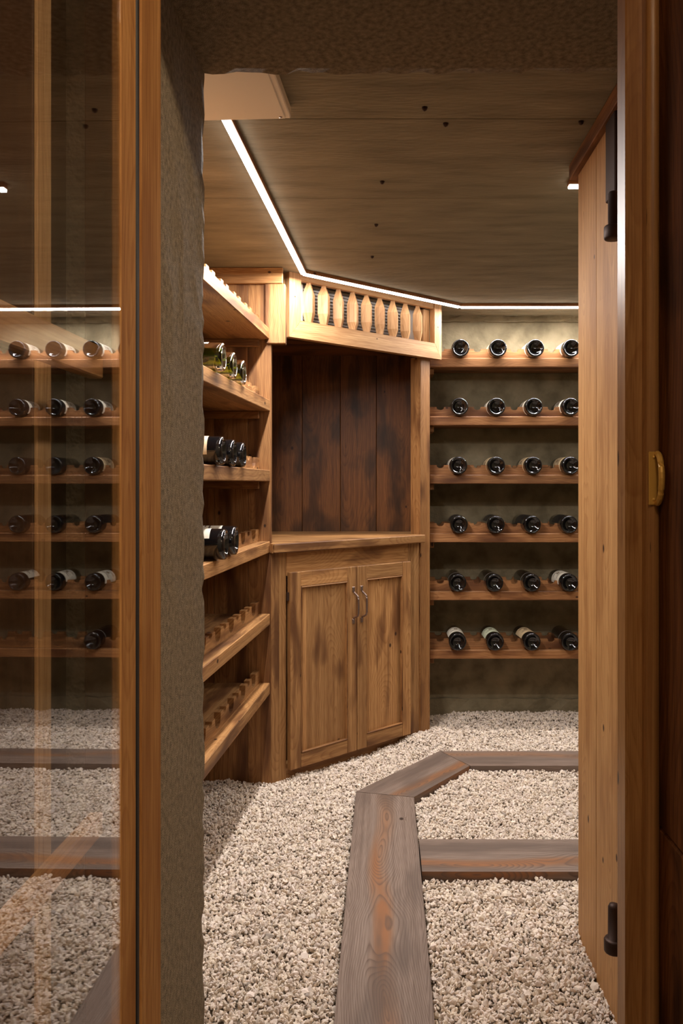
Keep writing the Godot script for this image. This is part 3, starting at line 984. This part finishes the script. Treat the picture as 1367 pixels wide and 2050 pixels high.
# ---------------------------------------------------------------- LED strips
func led(label: String, a: Vector2, b: Vector2, power := 1.0) -> void:
	var d := b - a
	var length := d.length()
	var dir := Vector3(d.x, 0, -d.y) / length
	var yaw := atan2(-dir.z, dir.x)
	var o := thing("led_strip", label, "led strip", V(a.x, 0.735, a.y), yaw, "")
	obj("batten", board(Vector3(0, -0.0125, -0.010), Vector3(length, -0.0002, 0.010), 0, 0.0005), M.honey_red, o)
	obj("diffuser", board(Vector3(0.001, -0.0185, -0.0085), Vector3(length - 0.001, -0.0125, 0.0085), 0, 0.0015), M.led_diffuser, o)
	var l := AreaLight3D.new()
	l.name = "strip_light"
	l.area_size = Vector2(length - 0.004, 0.016)
	l.light_color = LED_COLOR
	l.light_energy = LED_ENERGY * length * power
	l.set("area_range", 8.0)
	l.set("area_attenuation", 2.0)
	l.shadow_enabled = true
	l.position = Vector3(length / 2, -0.0195, 0)
	l.rotation = Vector3(-PI / 2, 0, 0)
	o.add_child(l)

func led_strips() -> void:
	led("glowing led strip under the ceiling above the left wine rack", Vector2(-0.3135, 1.56), Vector2(-0.278, 2.731), 0.85)
	led("glowing led strip running diagonally above the baluster frieze", Vector2(-0.277, 2.736), Vector2(0.3035, 3.245), 0.06)
	led("glowing led strip under the ceiling above the back wall shelves", Vector2(0.308, 3.248), Vector2(1.30, 3.248), 0.75)
	led("short visible end of a led strip below the ceiling by the plank jamb", Vector2(0.443, 1.931), Vector2(1.30, 1.931), 0.38)

# ---------------------------------------------------------------- bottles
var bottle_meshes := {}

func bottle(called: String, label: String, at: Vector3, yaw: float, glass: String, paper: String, lab_roll: float, group: String, fat := 1.0, tilt := 0.0) -> void:
	var t := thing("wine_bottle", label, "bottle", at, yaw, group)
	t.rotation.x = tilt
	if bottle_meshes.is_empty():
		bottle_meshes.body = lathe([Vector2(0.0, -0.018), Vector2(0.008, -0.0175), Vector2(0.016, -0.014), Vector2(0.023, -0.008), Vector2(0.0285, -0.002), Vector2(0.031, -0.0002), Vector2(0.0335, -0.0006), Vector2(0.0355, -0.003), Vector2(0.0365, -0.008), Vector2(0.0365, -0.02), Vector2(0.0365, -0.178), Vector2(0.0355, -0.19), Vector2(0.032, -0.202), Vector2(0.025, -0.215), Vector2(0.0185, -0.226), Vector2(0.0152, -0.238), Vector2(0.0142, -0.25), Vector2(0.0138, -0.285), Vector2(0.0, -0.285)], 40)
		bottle_meshes.foil = lathe([Vector2(0.0149, -0.240), Vector2(0.0145, -0.252), Vector2(0.0142, -0.284), Vector2(0.0158, -0.286), Vector2(0.0158, -0.297), Vector2(0.013, -0.2995), Vector2(0.0, -0.2995)], 24)
		bottle_meshes.label = lathe([Vector2(0.0368, -0.038), Vector2(0.0369, -0.0385), Vector2(0.0369, -0.1375), Vector2(0.0368, -0.138)], 28, -1.25, 1.25)
		bottle_meshes.ring = lathe([Vector2(0.0367, -0.052), Vector2(0.0368, -0.0522), Vector2(0.0368, -0.0568), Vector2(0.0367, -0.057)], 40)
	var body := obj("glass_body", bottle_meshes.body, M[glass], t)
	var foil := obj("foil_capsule", bottle_meshes.foil, M.foil, t)
	if fat != 1.0:
		body.scale = Vector3(fat, fat, 1)
	if paper == "ring":
		obj("label_edge", bottle_meshes.ring, M.grey_paper, t)
	elif paper:
		var lb := obj("label", bottle_meshes.label, M[paper], t)
		lb.rotation.z = lab_roll
		if fat != 1.0: lb.scale = Vector3(fat, fat, 1)

func bottles() -> void:
	# back wall: bases face the room. kind per bottle: [paper, roll of the label (0 = right, PI/2 = up), yaw]
	var up := PI / 2
	var kinds := [
		[["", 0, 0.0], ["tan_paper", PI + 0.5, 0.01], ["cream_paper", PI - 0.35, 0.02], ["cream_paper", PI - 0.55, 0.04], ["cream_paper", PI - 0.6, 0.02], ["cream_paper", PI - 0.7, 0.0]],
		[["", 0, 0.0], ["cream_paper", PI + 0.1, 0.01], ["cream_paper", PI - 0.3, 0.02], ["cream_paper", PI - 0.6, 0.05], ["cream_paper", PI - 0.6, 0.02], ["cream_paper", PI - 0.6, 0.0]],
		[["cream_paper", PI - 0.1, 0.02], ["tan_paper", PI - 0.3, 0.02], ["tan_paper", PI - 0.45, 0.03], ["tan_paper", PI - 0.6, 0.06], ["", 0, 0.0], ["", 0, 0.0]],
		[["dark_paper", up, 0.0], ["dark_paper", up, 0.02], ["dark_paper", up + 0.3, 0.11], ["dark_paper", up + 0.2, 0.06], ["", 0, 0.0], ["", 0, 0.0]],
		[["ring", 0, 0.01], ["ring", 0, 0.06], ["ring", 0, 0.065], ["cream_paper", up + 0.6, 0.08], ["cream_paper", up + 0.4, 0.02], ["cream_paper", up, 0.0]],
		[["cream_paper", up, 0.0], ["green_paper", up + 0.15, 0.03], ["tan_paper", up + 0.1, 0.08], ["ring", 0, 0.02], ["", 0, 0.0], ["", 0, 0.0]]]
	var xs := [[0.311, 0.465, 0.618, 0.766], [0.307, 0.459, 0.612, 0.764], [0.303, 0.458, 0.610, 0.763], [0.305, 0.456, 0.606, 0.757], [0.299, 0.451, 0.604, 0.758], [0.299, 0.453, 0.604, 0.760]]
	var look := {"": "plain dark base", "cream_paper": "cream label", "tan_paper": "tan label", "green_paper": "pale green label", "dark_paper": "dark label", "ring": "thin grey label edge"}
	for r in 6:
		var n := 6 if r < 5 else 4
		for k in n:
			var q: Array = kinds[r][k]
			var x: float = xs[r][k] if k < 4 else 0.768 + 0.154 * (k - 3)
			var where := "dark wine bottle with %s, %s from the corner cabinet, %s back shelf" % [look[q[0]], COLS[k], ROWS[r]]
			bottle("wine_bottle", where, V(x, TOPS[r] + 0.0378, 3.272), q[2], "bottle_glass", q[0], q[1], "wine bottles on the back wall rack")
	# left wall: bases face the aisle
	var names_l := ["nearest", "middle", "farthest"]
	var yaw_l := PI / 2 + 0.03
	for k in 3:
		var d: float = [2.035, 2.18, 2.318][k]
		var x: float = [-0.408, -0.407, -0.405][k]
		bottle("wine_bottle", "green glass wine bottle with a pale label, %s of three on the second left shelf" % names_l[k], V(x, LTOPS[1] + 0.0375, d), yaw_l, "green_glass", "cream_paper", 0.9, "green bottles on the left rack")
	for k in 3:
		var d: float = [2.035, 2.18, 2.318][k]
		bottle("wine_bottle", "dark amber wine bottle, %s of three on the third left shelf" % names_l[k], V([-0.408, -0.407, -0.405][k], LTOPS[2] + 0.0375, d), yaw_l, "bottle_glass", "tan_paper" if k == 0 else "", 2.2, "dark bottles on the third left shelf")
	for k in 2:
		var d: float = [2.035, 2.175][k]
		bottle("wine_bottle", "thick dark bottle with a grey white label, %s of two on the fourth left shelf" % ["nearer", "farther"][k], V(-0.402, LTOPS[3] + 0.041, d), yaw_l, "bottle_glass", "cream_paper", 1.45, "thick bottles on the fourth left shelf", 1.09)
